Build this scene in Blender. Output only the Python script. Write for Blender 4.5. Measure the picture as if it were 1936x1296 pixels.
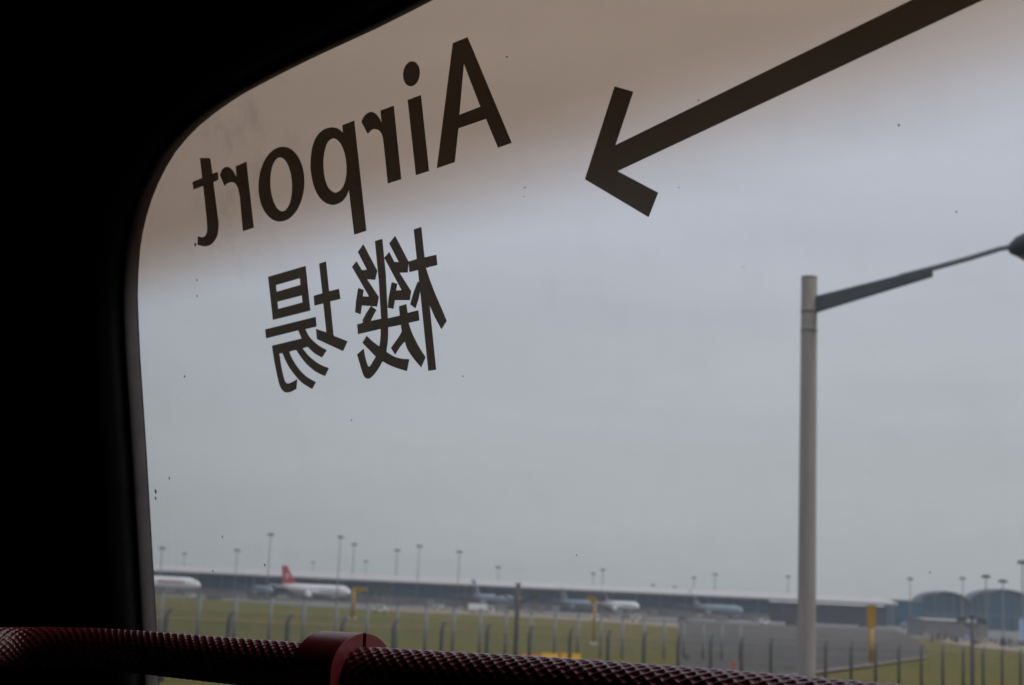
import bpy, math, random
from mathutils import Vector, Matrix
from mathutils.geometry import tessellate_polygon
random.seed(7)
R = math.radians
scene = bpy.context.scene
col = scene.collection
for o in list(bpy.data.objects): bpy.data.objects.remove(o)

# ------------------------------------------------------------------ camera
F, CX, CY = 2870.0, 968.0, 648.0            # focal length and centre in photo pixels (1936 x 1296)
CAMZ = 7.5
ROLL = R(2.6)
PITCH = math.atan(477*math.cos(ROLL)/F)
fwd = Vector((0, math.cos(PITCH), math.sin(PITCH)))
up0 = Vector((0, -math.sin(PITCH), math.cos(PITCH)))
rt0 = Vector((1, 0, 0))
rt = rt0*math.cos(ROLL) + up0*math.sin(ROLL)
upv = up0*math.cos(ROLL) - rt0*math.sin(ROLL)
CAM = Vector((0, 0, CAMZ))
cd = bpy.data.cameras.new('camera'); cam = bpy.data.objects.new('camera', cd); col.objects.link(cam)
M3 = Matrix((rt, upv, -fwd)).transposed()
cam.matrix_world = Matrix.Translation(CAM) @ M3.to_4x4()
cd.sensor_width = 36; cd.lens = F/1936*36
cd.clip_start = .02; cd.clip_end = 12000
cd.dof.use_dof = True; cd.dof.focus_distance = 1.18; cd.dof.aperture_fstop = 15.5
scene.camera = cam

# ------------------------------------------------------------------ world: overcast sky
SUN_EL, SUN_ROT = 50, 112
w = bpy.data.worlds.new('World'); scene.world = w; w.use_nodes = True
nt = w.node_tree; nt.nodes.clear(); N = nt.nodes.new; L = nt.links.new
def wm(op, a, b=None, c=None):
    n = N('ShaderNodeMath'); n.operation = op
    for i, v in enumerate((a, b, c)):
        if v is None: continue
        if isinstance(v, (int, float)): n.inputs[i].default_value = v
        else: L(v, n.inputs[i])
    return n.outputs[0]
tc = N('ShaderNodeTexCoord'); sp = N('ShaderNodeSeparateXYZ'); L(tc.outputs['Generated'], sp.inputs[0])
el = wm('MAXIMUM', sp.outputs[2], 0.0)
grad = wm('MULTIPLY_ADD', el, 1.3, 1.24)                      # overcast sky: twice as bright overhead as at the horizon
mp = N('ShaderNodeMapping'); mp.inputs['Scale'].default_value = (1.6, 1.6, 11); L(tc.outputs['Generated'], mp.inputs[0])
mp.inputs['Rotation'].default_value = (R(4), R(-5), 0)
nz = N('ShaderNodeTexNoise'); nz.inputs['Scale'].default_value = 2.2; nz.inputs['Detail'].default_value = 6; nz.inputs['Roughness'].default_value = .55
L(mp.outputs[0], nz.inputs['Vector'])
cl = wm('MULTIPLY_ADD', wm('SUBTRACT', nz.outputs[0], .5), .22, 1.0)
lum = wm('MULTIPLY', grad, cl)
hc = N('ShaderNodeMix'); hc.data_type = 'RGBA'
L(wm('MINIMUM', wm('MULTIPLY', el, 4.5), 1.0), hc.inputs[0])
hc.inputs[6].default_value = (.965, 1.035, 1.05, 1); hc.inputs[7].default_value = (.925, .97, 1.09, 1)
sc = N('ShaderNodeVectorMath'); sc.operation = 'SCALE'; L(hc.outputs[2], sc.inputs[0]); L(wm('MULTIPLY', lum, 3.58), sc.inputs['Scale'])
sky = N('ShaderNodeTexSky'); sky.sky_type = 'NISHITA'; sky.sun_disc = False
sky.sun_elevation = R(SUN_EL); sky.sun_rotation = R(SUN_ROT); sky.dust_density = 5
mx = N('ShaderNodeMix'); mx.data_type = 'RGBA'; mx.inputs[0].default_value = .04
L(sc.outputs[0], mx.inputs[6]); L(sky.outputs[0], mx.inputs[7])
bg = N('ShaderNodeBackground'); bg.inputs[1].default_value = .1; L(mx.outputs[2], bg.inputs[0])
wo = N('ShaderNodeOutputWorld'); L(bg.outputs[0], wo.inputs[0])

sd = bpy.data.lights.new('sun', 'SUN'); sd.energy = 1.2; sd.angle = R(20); sd.color = (1, .96, .9)
so = bpy.data.objects.new('sun', sd); col.objects.link(so)
a = R(SUN_ROT); e = R(SUN_EL)
sdir = Vector((math.sin(a)*math.cos(e), math.cos(a)*math.cos(e), math.sin(e)))
so.rotation_euler = sdir.to_track_quat('Z', 'Y').to_euler()
scene.view_settings.view_transform = 'Standard'; scene.view_settings.look = 'None'
scene.view_settings.exposure = 0; scene.view_settings.gamma = 1
scene.view_settings.use_curve_mapping = False
scene.render.engine = 'CYCLES'
scene.cycles.transparent_max_bounces = 24
scene.cycles.max_bounces = 8

# ------------------------------------------------------------------ helpers
def ray(x, y):
    return (rt*((x-CX)/F) + upv*((CY-y)/F) + fwd)
def P(x, y, Y):                              # the point seen at photo pixel (x, y), Y metres ahead
    d = ray(x, y); return CAM + d*(Y/d.y)
VP = ray(3700, 1125+.0454*(3700-968)); 
RD = Vector((VP.x, VP.y, 0)).normalized()    # direction of the road and the fences
QN = Vector((-RD.y, RD.x, 0))                # to the left of it
def smooth(t): t = max(0, min(1, t)); return t*t*(3-2*t)
def terrain(x, y):
    q = QN.x*x + QN.y*y; t = RD.x*x + RD.y*y
    plat = 3.6 - .016*(max(34, min(150, t))-34)
    return plat*(1-smooth((q-95)/95))
def G(x, y, lift=0):                         # where the line of sight meets the ground
    d = ray(x, y); d = d/d.y; Y = 20.0
    step = 2.0
    while Y < 4000:
        p = CAM + d*Y
        if p.z <= terrain(p.x, p.y): break
        Y += step
    lo, hi = Y-step, Y
    for _ in range(20):
        m = (lo+hi)/2; p = CAM + d*m
        if p.z <= terrain(p.x, p.y): hi = m
        else: lo = m
    p = CAM + d*hi
    return Vector((p.x, p.y, terrain(p.x, p.y)+lift))

def tag(o, label=None, cat=None, group=None, kind=None):
    if label: o['label'] = label
    if cat: o['category'] = cat
    if group: o['group'] = group
    if kind: o['kind'] = kind
    return o
def empty(name, loc, label, cat, group=None, rz=0):
    o = bpy.data.objects.new(name, None); col.objects.link(o)
    o.location = loc; o.rotation_euler = (0, 0, rz); o.empty_display_size = .2
    return tag(o, label, cat, group)
class MB:
    def __init__(s): s.v = []; s.f = []; s.sm = []
    def add(s, vs, fs, smooth=False):
        b = len(s.v); s.v += [tuple(v) for v in vs]; s.f += [tuple(i+b for i in f) for f in fs]; s.sm += [smooth]*len(fs); return s
    def box(s, x0, x1, y0, y1, z0, z1):
        vs = [(x, y, z) for z in (z0, z1) for y in (y0, y1) for x in (x0, x1)]
        return s.add(vs, [(0,2,3,1),(4,5,7,6),(0,1,5,4),(2,6,7,3),(0,4,6,2),(1,3,7,5)])
    def tube(s, pts, rad, n=10, caps=True):
        pts = [Vector(p) for p in pts]
        if isinstance(rad, (int, float)): rad = [rad]*len(pts)
        vs = []; prev = None
        for i, p in enumerate(pts):
            t = (pts[min(i+1, len(pts)-1)] - pts[max(i-1, 0)]).normalized()
            if prev is None:
                a = Vector((0, 0, 1)) if abs(t.z) < .9 else Vector((1, 0, 0))
                u = t.cross(a).normalized()
            else:
                u = (prev - t*prev.dot(t)).normalized()
            prev = u; v_ = t.cross(u)
            for k in range(n):
                an = 2*math.pi*k/n; vs.append(p + (u*math.cos(an) + v_*math.sin(an))*rad[i])
        fs = []
        for i in range(len(pts)-1):
            for k in range(n):
                fs.append((i*n+k, i*n+(k+1)%n, (i+1)*n+(k+1)%n, (i+1)*n+k))
        s.add(vs, fs, True)
        if caps:
            m = len(vs); b = len(s.v)-m
            s.f += [tuple(b+k for k in reversed(range(n))), tuple(b+m-n+k for k in range(n))]; s.sm += [False, False]
        return s
    def prism(s, loops, z0, z1, axis=None):
        """closed outline (first loop) with holes, extruded from z0 to z1 along local z"""
        tri = tessellate_polygon([[Vector((p[0], p[1], 0)) for p in lp] for lp in loops])
        flat = [p for lp in loops for p in lp]; n = len(flat)
        vs = [(p[0], p[1], z0) for p in flat] + [(p[0], p[1], z1) for p in flat]
        fs = []
        for t in tri:
            fs.append(tuple(t)); fs.append(tuple(i+n for i in reversed(t)))
        b = 0
        for lp in loops:
            m = len(lp)
            for i in range(m):
                j = (i+1) % m; fs.append((b+i, b+j, n+b+j, n+b+i))
            b += m
        return s.add(vs, fs)
    def build(s, name, mat, parent=None, bevel=0):
        me = bpy.data.meshes.new(name); me.from_pydata(s.v, [], s.f); me.validate()
        if len(me.polygons) == len(s.sm): me.polygons.foreach_set('use_smooth', s.sm)
        me.materials.append(mat); me.update()
        import bmesh
        if len(s.v) < 60000:
            bm = bmesh.new(); bm.from_mesh(me); bmesh.ops.recalc_face_normals(bm, faces=bm.faces); bm.to_mesh(me); bm.free()
        o = bpy.data.objects.new(name, me); col.objects.link(o)
        if parent: o.parent = parent
        if bevel:
            b = o.modifiers.new('bevel', 'BEVEL'); b.width = bevel; b.segments = 2; b.limit_method = 'ANGLE'
        return o
def mat(name, c, rough=.6, metal=0, var=.15, scale=3.0, spec=.5, bump=0, coat=0, stretch=(1,1,1), c2=None, coord='Object'):
    m = bpy.data.materials.new(name); m.use_nodes = True; t = m.node_tree
    b = t.nodes['Principled BSDF']
    b.inputs['Roughness'].default_value = rough; b.inputs['Metallic'].default_value = metal
    b.inputs['Specular IOR Level'].default_value = spec; b.inputs['Coat Weight'].default_value = coat
    tc = t.nodes.new('ShaderNodeTexCoord'); mp = t.nodes.new('ShaderNodeMapping'); mp.inputs['Scale'].default_value = stretch
    n = t.nodes.new('ShaderNodeTexNoise'); n.inputs['Scale'].default_value = scale; n.inputs['Detail'].default_value = 8; n.inputs['Roughness'].default_value = .65
    r = t.nodes.new('ShaderNodeValToRGB')
    t.links.new(tc.outputs[coord], mp.inputs[0]); t.links.new(mp.outputs[0], n.inputs['Vector']); t.links.new(n.outputs[0], r.inputs[0])
    r.color_ramp.elements[0].position = .3; r.color_ramp.elements[1].position = .7
    if c2 is None:
        lo = [x*(1-var) for x in c]; hi = [min(1, x*(1+var)) for x in c]
    else: lo, hi = c, c2
    r.color_ramp.elements[0].color = (*lo, 1); r.color_ramp.elements[1].color = (*hi, 1)
    t.links.new(r.outputs[0], b.inputs['Base Color'])
    if bump:
        bp = t.nodes.new('ShaderNodeBump'); bp.inputs['Strength'].default_value = bump; bp.inputs['Distance'].default_value = .01
        t.links.new(n.outputs[0], bp.inputs['Height']); t.links.new(bp.outputs[0], b.inputs['Normal'])
    return m

# ------------------------------------------------------------------ materials
m_grass = mat('grass', (.068,.094,.010), .95, scale=.022, c2=(.155,.108,.03), spec=.1, stretch=(.5,1,1))
m_asph = mat('asphalt', (.072,.068,.062), .9, var=.32, scale=.06, spec=.2)
m_road = mat('road_asphalt', (.17,.168,.16), .9, var=.12, scale=.3, spec=.2)
m_conc = mat('apron_concrete', (.15,.147,.142), .9, var=.2, scale=.02, spec=.2)
m_tan = mat('dry_earth', (.25,.205,.155), .95, var=.2, scale=.05, spec=.1)
m_roof = mat('pale_roof_metal', (.43,.415,.41), .5, var=.05, scale=.02)
m_roofdark = mat('roof_edge_metal', (.17,.18,.185), .5, var=.1, scale=.1)
m_glassblue = mat('blue_green_glazing', (.018,.09,.15), .4, spec=.15, var=.25, scale=.03, stretch=(1,1,4))
m_bluewall = mat('blue_grey_cladding', (.045,.065,.10), .5, var=.3, scale=.05)
m_white = mat('white_paint', (.72,.72,.71), .35, var=.04, scale=.3)
m_paleblue = mat('pale_blue_paint', (.20,.255,.315), .4, var=.06, scale=.3)
m_red = mat('red_paint', (.50,.018,.03), .45, var=.15, scale=.4)
m_yellow = mat('yellow_paint', (.34,.20,.02), .5, var=.15, scale=1)
m_yelbar = mat('yellow_barrier_plastic', (.85,.46,.02), .5, var=.1, scale=1)
m_orange = mat('orange_plastic', (.6,.2,.03), .5, var=.1, scale=1)
m_galv = mat('galvanised_steel', (.26,.24,.222), .8, var=.18, scale=5, stretch=(1.5,1.5,.1), spec=.3)
m_lightpost = mat('pale_steel_post', (.20,.21,.205), .6, var=.1, scale=2)
m_darkpost = mat('dark_weathered_post', (.105,.11,.11), .7, var=.2, scale=3)
m_dark = mat('dark_housing', (.03,.034,.045), .5, var=.2, scale=5)
m_lampglass = mat('lamp_bowl', (.10,.085,.06), .15, var=.1, scale=5)
m_tyre = mat('tyre_rubber', (.02,.02,.02), .8, var=.2, scale=5)
m_window = mat('vehicle_glass', (.02,.025,.03), .1, var=.2, scale=2)
m_grey = mat('grey_panel', (.17,.17,.175), .7, var=.2, scale=.2)
m_brown = mat('brown_plant_steel', (.16,.11,.085), .7, var=.3, scale=.5)
m_mast = mat('mast_steel', (.21,.22,.225), .7, var=.1, scale=.5)
m_busblack = mat('matt_black_lining', (.028,.026,.027), .85, var=.25, scale=14, spec=.15, bump=.15)
m_trim = mat('grey_window_trim', (.075,.064,.066), .5, var=.2, scale=30, spec=.3)
m_seal = mat('black_rubber_seal', (.02,.021,.022), .8, var=.2, scale=20, spec=.1)
m_rail = mat('maroon_rail_paint', (.085,.008,.014), .36, var=.18, scale=60, spec=.7, coat=.5)
m_clamp = mat('dark_red_clamp_plastic', (.12,.012,.016), .34, var=.1, scale=30, spec=.5)

# mesh of a chain-link fence seen from tens of metres: wires finer than a pixel
def mesh_mat(name, c, cover):
    m = bpy.data.materials.new(name); m.use_nodes = True; t = m.node_tree; t.nodes.clear()
    d = t.nodes.new('ShaderNodeBsdfDiffuse'); d.inputs[0].default_value = (*c, 1)
    tr = t.nodes.new('ShaderNodeBsdfTransparent'); mi = t.nodes.new('ShaderNodeMixShader'); o = t.nodes.new('ShaderNodeOutputMaterial')
    n = t.nodes.new('ShaderNodeTexNoise'); n.inputs['Scale'].default_value = .6
    tc = t.nodes.new('ShaderNodeTexCoord'); t.links.new(tc.outputs['Object'], n.inputs['Vector'])
    mm = t.nodes.new('ShaderNodeMath'); mm.operation = 'MULTIPLY'; mm.inputs[1].default_value = cover*2; t.links.new(n.outputs[0], mm.inputs[0])
    t.links.new(mm.outputs[0], mi.inputs[0]); t.links.new(tr.outputs[0], mi.inputs[1]); t.links.new(d.outputs[0], mi.inputs[2]); t.links.new(mi.outputs[0], o.inputs[0])
    return m
m_meshd = mesh_mat('dark_chain_link', (.10,.105,.10), .15)
m_meshl = mesh_mat('pale_chain_link', (.2,.2,.17), .12)

# ------------------------------------------------------------------ ground
def strip_ground():
    qs = [-6000,-1500,-300,-60,0,30,60,95] + [95+95*i/24 for i in range(1, 25)] + [260,500,1000,2500,6000]
    ts = [-6000,-1500,-300,0,34,60,90,120,150,300,700,1500,6000]
    vs = []; fs = []
    for q in qs:
        for t in ts:
            p = RD*t + QN*q; vs.append((p.x, p.y, terrain(p.x, p.y)))
    n = len(ts)
    for i in range(len(qs)-1):
        for j in range(n-1):
            fs.append((i*n+j, i*n+j+1, (i+1)*n+j+1, (i+1)*n+j))
    return MB().add(vs, fs, True)
tag(strip_ground().build('grass_ground', m_grass), 'green and straw coloured airfield grass with the road bank in front', None, None, 'structure')
def sheet(name, m, top, bot, lift, n=60, k=14, label=None):
    """ground sheet between two pixel polylines, laid on the terrain"""
    def samp(pl, t):
        s = t*(len(pl)-1); i = min(int(s), len(pl)-2); f = s-i
        return (pl[i][0]*(1-f)+pl[i+1][0]*f, pl[i][1]*(1-f)+pl[i+1][1]*f)
    vs = []; fs = []
    for i in range(n+1):
        a = samp(top, i/n); b = samp(bot, i/n)
        for j in range(k+1):
            f = j/k; vs.append(G(a[0]*(1-f)+b[0]*f, a[1]*(1-f)+b[1]*f, lift))
    for i in range(n):
        for j in range(k):
            fs.append((i*(k+1)+j, i*(k+1)+j+1, (i+1)*(k+1)+j+1, (i+1)*(k+1)+j))
    return tag(MB().add(vs, fs, True).build(name, m), label, None, None, 'structure')
# far apron: everything beyond the airfield grass
edge = [(-300,1099),(200,1122),(300,1128),(500,1141),(640,1150),(810,1160),(1060,1170),(1285,1187)]
ap = [G(x, y, .04) for x, y in edge]
far = [Vector((3000, ap[-1].y+60, .04)), Vector((3000, 3500, .04)), Vector((-3000, 3500, .04)), Vector((-3000, ap[0].y, .04))]
poly = ap + far
tri = tessellate_polygon([poly])
tag(MB().add(poly, tri).build('apron', m_conc), 'grey concrete apron in front of the terminal', None, None, 'structure')
sheet('earth_strip', m_tan, [(725,1150),(860,1155),(1060,1163),(1285,1181)], [(725,1156),(860,1162),(1060,1172),(1285,1188)], .1, 40, 2, 'pale bare earth strip between grass and apron')
sheet('service_yard', m_asph, [(1283,1172),(1400,1180),(1550,1186),(1690,1191),(1728,1206),(1748,1222)],
      [(1283,1296),(1380,1296),(1470,1286),(1560,1272),(1650,1260),(1752,1244)], .12, 60, 30, 'dark grey paved service yard inside the fence')
sheet('yard_kerb', mat('pinkish_kerb', (.22,.17,.155), .9, var=.1, scale=1), [(1440,1289),(1560,1271),(1650,1259),(1754,1243)], [(1440,1293),(1560,1275),(1650,1262),(1754,1246)], .2, 40, 2, 'low pinkish kerb round the yard')
# tan stockpile ground at the right
sheet('gravel_track', m_tan, [(1760,1205),(1850,1212),(1990,1222)], [(1760,1212),(1850,1226),(1990,1242)], .12, 30, 4, 'pale gravel track in front of the low sheds')
# the road the bus drives on, parallel with the fences
vs = []; fs = []
ts = [-200,0,34,60,90,120,150,300,700]
for q in (-9, 46.5):
    for t in ts:
        p = RD*t + QN*q; vs.append((p.x, p.y, terrain(p.x, p.y)+.02))
n = len(ts)
for j in range(n-1): fs.append((j, j+1, n+j+1, n+j))
tag(MB().add(vs, fs).build('road', m_road), 'light grey road running beside the airport fence', None, None, 'structure')
for q, nm in ((46.5, 'verge'),):
    k = MB()
    for j in range(len(ts)-1):
        a0 = RD*ts[j]+QN*q; a1 = RD*ts[j+1]+QN*q; d = QN*.3
        z0 = terrain(a0.x, a0.y); z1 = terrain(a1.x, a1.y)
        v = [(a0.x,a0.y,z0-.1),(a1.x,a1.y,z1-.1),(a1.x+d.x,a1.y+d.y,z1-.1),(a0.x+d.x,a0.y+d.y,z0-.1),
             (a0.x,a0.y,z0+.13),(a1.x,a1.y,z1+.13),(a1.x+d.x,a1.y+d.y,z1+.13),(a0.x+d.x,a0.y+d.y,z0+.13)]
        k.add(v, [(0,1,5,4),(4,5,6,7),(3,7,6,2)])
    tag(k.build('road_kerb', m_conc), 'concrete kerb along the road edge', None, None, 'structure')

# ------------------------------------------------------------------ terminal buildings (Y = 800 m)
YT = 800.0
def XZ(x, y, Y=YT): p = P(x, y, Y); return p.x, p.z
def terminal():
    x0 = XZ(-250, 1100)[0]; x1 = XZ(1694, 1150)[0]
    t = empty('terminal_building', ((x0+x1)/2, YT, 0), 'long low terminal with pale roof and blue green glass front', 'terminal building')
    cx = (x0+x1)/2
    xm = XZ(1455, 1140)[0]
    # front wall of glass panels between columns
    n = 74; wd = (xm-x0)/n
    pane = MB().box(.12, wd-.12, -.2, .2, 4.0, 10.4)
    first = None
    for i in range(n):
        if first is None:
            o = pane.build('glass_panel', m_glassblue, t); first = o
        else:
            o = first.copy(); col.objects.link(o); o.parent = t
        o.location = (x0-cx+i*wd, .35, 0)
    b = MB(); b.box(x0-cx, xm-cx, .7, 1.2, 0, 10.9); b.build('wall', m_bluewall, t)
    b = MB().box(x0-cx, xm-cx, -.3, .65, 0, 3.9); b.build('base_wall', m_grey, t)
    c0 = None
    for i in range(38):
        if c0 is None: o = MB().tube([(0,0,0),(0,0,10.6)], .2, 8).build('column', m_roofdark, t); c0 = o
        else: o = c0.copy(); col.objects.link(o); o.parent = t
        o.location = (x0-cx+(i+.5)*2*wd, -2.2, 0)
    # darker set-back end with blue panels
    b = MB().box(xm-cx, x1-cx-3, 6, 7, 0, 10.0); b.build('end_wall', m_bluewall, t)
    m_blue = mat('blue_panel', (.03,.05,.17), .5, var=.2, scale=.2)
    for i, fx in enumerate((.06,.30,.46,.88)):
        a = (xm-cx)+(x1-xm-3)*fx; MB().box(a, a+3.5, 5.4, 5.97, .2, 6.2).build('door_panel', m_blue, t)
    # roof: a shallow wing, eave dark, top pale
    prof = [(-5,11.0),(-5,11.9),(8,13.4),(30,14.9),(52,14.9),(75,12.5),(75,11.0)]
    vs = []; fs = []
    for X in (x0-cx-5, x1-cx):
        vs += [(X, y, z) for y, z in prof]
    m = len(prof)
    for i in range(m): fs.append((i, (i+1)%m, m+(i+1)%m, m+i))
    fs += [tuple(range(m)), tuple(range(2*m-1, m-1, -1))]
    MB().add(vs, fs).build('roof', m_roof, t)
    MB().box(x0-cx-5, x1-cx+.2, -5.6, -5.02, 10.75, 11.5).build('roof_edge', m_roofdark, t)
terminal()
def vault_hall():
    t = empty('vaulted_hall', (P(1840,1160,860).x, 860, 0), 'teal glazed hall under two rounded barrel vault roofs', 'terminal building')
    Y = 860; ox = t.location.x
    for (xa, xb, ypk) in ((1737,1832,1121),(1832,1955,1117),(1955,2080,1116)):
        X0 = P(xa, 1140, Y).x-ox; X1 = P(xb, 1140, Y).x-ox
        zs = P(xa, 1141, Y).z; zp = P((xa+xb)/2, ypk, Y).z
        c = (X0+X1)/2; hw = (X1-X0)/2
        arc = []
        for i in range(25):
            an = math.pi*i/24; k = math.cos(an)
            arc.append((c - hw*k, zs + (zp-zs)*(math.sin(an)**1.05)))
        # glazed gable wall
        pts = [(x*1, z) for x, z in arc] + [(X1, 0), (X0, 0)]
        m = MB(); tri = tessellate_polygon([[Vector((p[0], p[1], 0)) for p in pts]])
        m.add([(x, 0, z-.3) for x, z in pts], [tuple(q) for q in tri]); m.build('gable_wall', m_glassblue, t)
        # shell
        vs = []; fs = []
        for y in (-2.5, 14):
            for (x, z) in arc: vs.append((x, y, z))
            for (x, z) in arc: vs.append((c+(x-c)*1.02, y, z+.9))
        n = len(arc)
        for i in range(n-1):
            fs += [(i, i+1, 2*n+i+1, 2*n+i), (n+i, n+i+1, 3*n+i+1, 3*n+i), (i, i+1, n+i+1, n+i)]
        MB().add(vs, fs, True).build('vault_roof', mat('vault_roof_metal', (.09,.12,.14), .5, var=.1, scale=.1), t)
        for i in (3, 6, 9, 12, 15, 18, 21):
            x, z = arc[i]; MB().box(x-.15, x+.15, -.5, -.05, 0, z-.2).build('mullion', m_roofdark, t)
        MB().box(X0+.5, X1-.5, -.8, -.55, zs*.55, zs*.55+.5).build('transom', m_roofdark, t)
    X0 = P(1688,1150,Y).x-ox; X1 = P(1740,1150,Y).x-ox
    MB().box(X0, X1, -6, 20, 0, P(1715,1138,Y).z).build('side_block', m_glassblue, t)
    MB().box(X0-.5, X1+.5, -6.6, 21, P(1715,1138,Y).z+.02, P(1715,1138,Y).z+.8).build('roof_edge', m_roofdark, t)
vault_hall()
def shed(xa, xb, ytop, ybase, m, mr, label, dep=25):
    g = G((xa+xb)/2, ybase); Y = g.y
    X0 = P(xa, ybase, Y).x; X1 = P(xb, ybase, Y).x; h = P((xa+xb)/2, ytop, Y).z-g.z
    t = empty('shed', ((X0+X1)/2, Y, g.z), label, 'shed')
    hw = (X1-X0)/2
    MB().box(-hw, hw, 0, dep, -.3, h).build('wall', m, t)
    MB().add([(-hw-.3,-.4,h+.02),(hw+.3,-.4,h+.02),(hw+.3,dep/2,h+.9),(-hw-.3,dep/2,h+.9),(hw+.3,dep+.4,h+.02),(-hw-.3,dep+.4,h+.02)], [(0,1,2,3),(3,2,4,5),(0,3,5),(1,4,2)]).build('roof', mr, t)
    k = max(2, int(hw/2.2))
    for i in range(k):
        a = -hw+ (i+.5)*2*hw/k; MB().box(a-.8, a+.8, -.12, -.02, .1, h*.62).build('door', m_roofdark, t)
shed(1752,1868,1176,1206, m_grey, m_roofdark, 'wide grey shed under the first vaulted roof')
shed(1897,1990,1166,1190, m_bluewall, m_roofdark, 'dark blue shed near the right edge under the second vault')
shed(1868,1908,1172,1192, m_paleblue, m_grey, 'pale blue grey hut between the two sheds')

# ------------------------------------------------------------------ floodlight masts
masts = [ # x, top y, Y, label
 (307,1036,780,'floodlight mast above the nose section of the leftmost airliner'),
 (349,1047,1100,'faint small mast just right of the mast over the leftmost airliner'),
 (449,1040,800,'mast standing in the gap between the leftmost and the red tailed airliner'),
 (512,1010,760,'tallest mast, just left of the red tail fin'),
 (592,1063,1150,'faint short mast behind the body of the red tailed airliner'),
 (644,1015,760,'tall mast above the nose of the red tailed airliner'),
 (670,1029,820,'mast directly behind the yellow signboard mast'),
 (692,1061,1100,'faint short mast right of the yellow signboard mast'),
 (751,1040,830,'mast left of the pair beside the dark signboard'),
 (793,1032,800,'tall mast midway between the dark signboard and the white truck'),
 (869,1043,800,'tall mast just left of the white box truck'),
 (942,1072,900,'short mast between the white truck and the dark twin arm pole'),
 (1122,1084,1000,'thin mast rising behind the yellow gantry mast'),
 (1140,1077,950,'mast rising over the white and red tail'),
 (1235,1106,1150,'tiny faint mast above the terminal roof right of the small white airliner'),
 (1275,1109,1150,'tiny faint mast above the centre of the terminal roof'),
 (1312,1092,1000,'mast above the left wing of the rightmost pale blue airliner'),
 (1352,1086,950,'mast above the nose of the rightmost pale blue airliner'),
 (1490,1090,950,'faint mast just left of the big street lamp pole'),
 (1721,1094,820,'mast standing by the flat block left of the vaults'),
 (1820,1093,800,'mast in the dip between the two vaults'),
 (1864,1089,560,'dark mast with wide head over the left of the second vault'),
 (1896,1098,560,'dark mast in front of the peak of the second vault'),
 (1933,1062,500,'tall dark mast at the right edge of the view')]
def mast_head(r):
    m = MB(); m.tube([(0,0,-.35),(0,0,.35)], .55*r, 10)
    ring = [(r*math.cos(2*math.pi*i/16), r*math.sin(2*math.pi*i/16), 0) for i in range(17)]
    m.tube(ring, .14*r, 6)
    for i in range(4):
        an = math.pi*i/2; m.tube([(0,0,0),(r*math.cos(an), r*math.sin(an), 0)], .08*r, 6)
    return m
pole_me = MB().tube([(0,0,0),(0,0,.5),(0,0,1)], [.34,.26,.2], 8)
p0 = h0 = l0 = None
for i, (x, y, Y, lab) in enumerate(masts):
    top = P(x, y, Y); h = top.z
    t = empty('floodlight_mast', (top.x, Y, 0), lab, 'floodlight mast', 'floodlight masts on the apron')
    if p0 is None:
        p0 = pole_me.build('pole', m_mast, t); h0 = mast_head(1.0).build('lamp_ring', m_mast, t)
        l0 = MB().box(-.25,.25,-.2,.2,-.3,.3).build('floodlight', m_dark, h0); ps, hs = p0, h0
    else:
        ps = p0.copy(); hs = h0.copy(); col.objects.link(ps); col.objects.link(hs); ps.parent = t; hs.parent = t
    ps.scale = (1, 1, h); hs.location = (0, 0, h); hs.scale = (1.3,1.3,1.3)
    for k in range(8):
        if i == 0 and k == 0: f = l0
        else: f = l0.copy(); col.objects.link(f); f.parent = hs
        an = math.pi*2*k/8; f.location = (math.cos(an), math.sin(an), -.25); f.rotation_euler = (0, 0, an)

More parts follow.
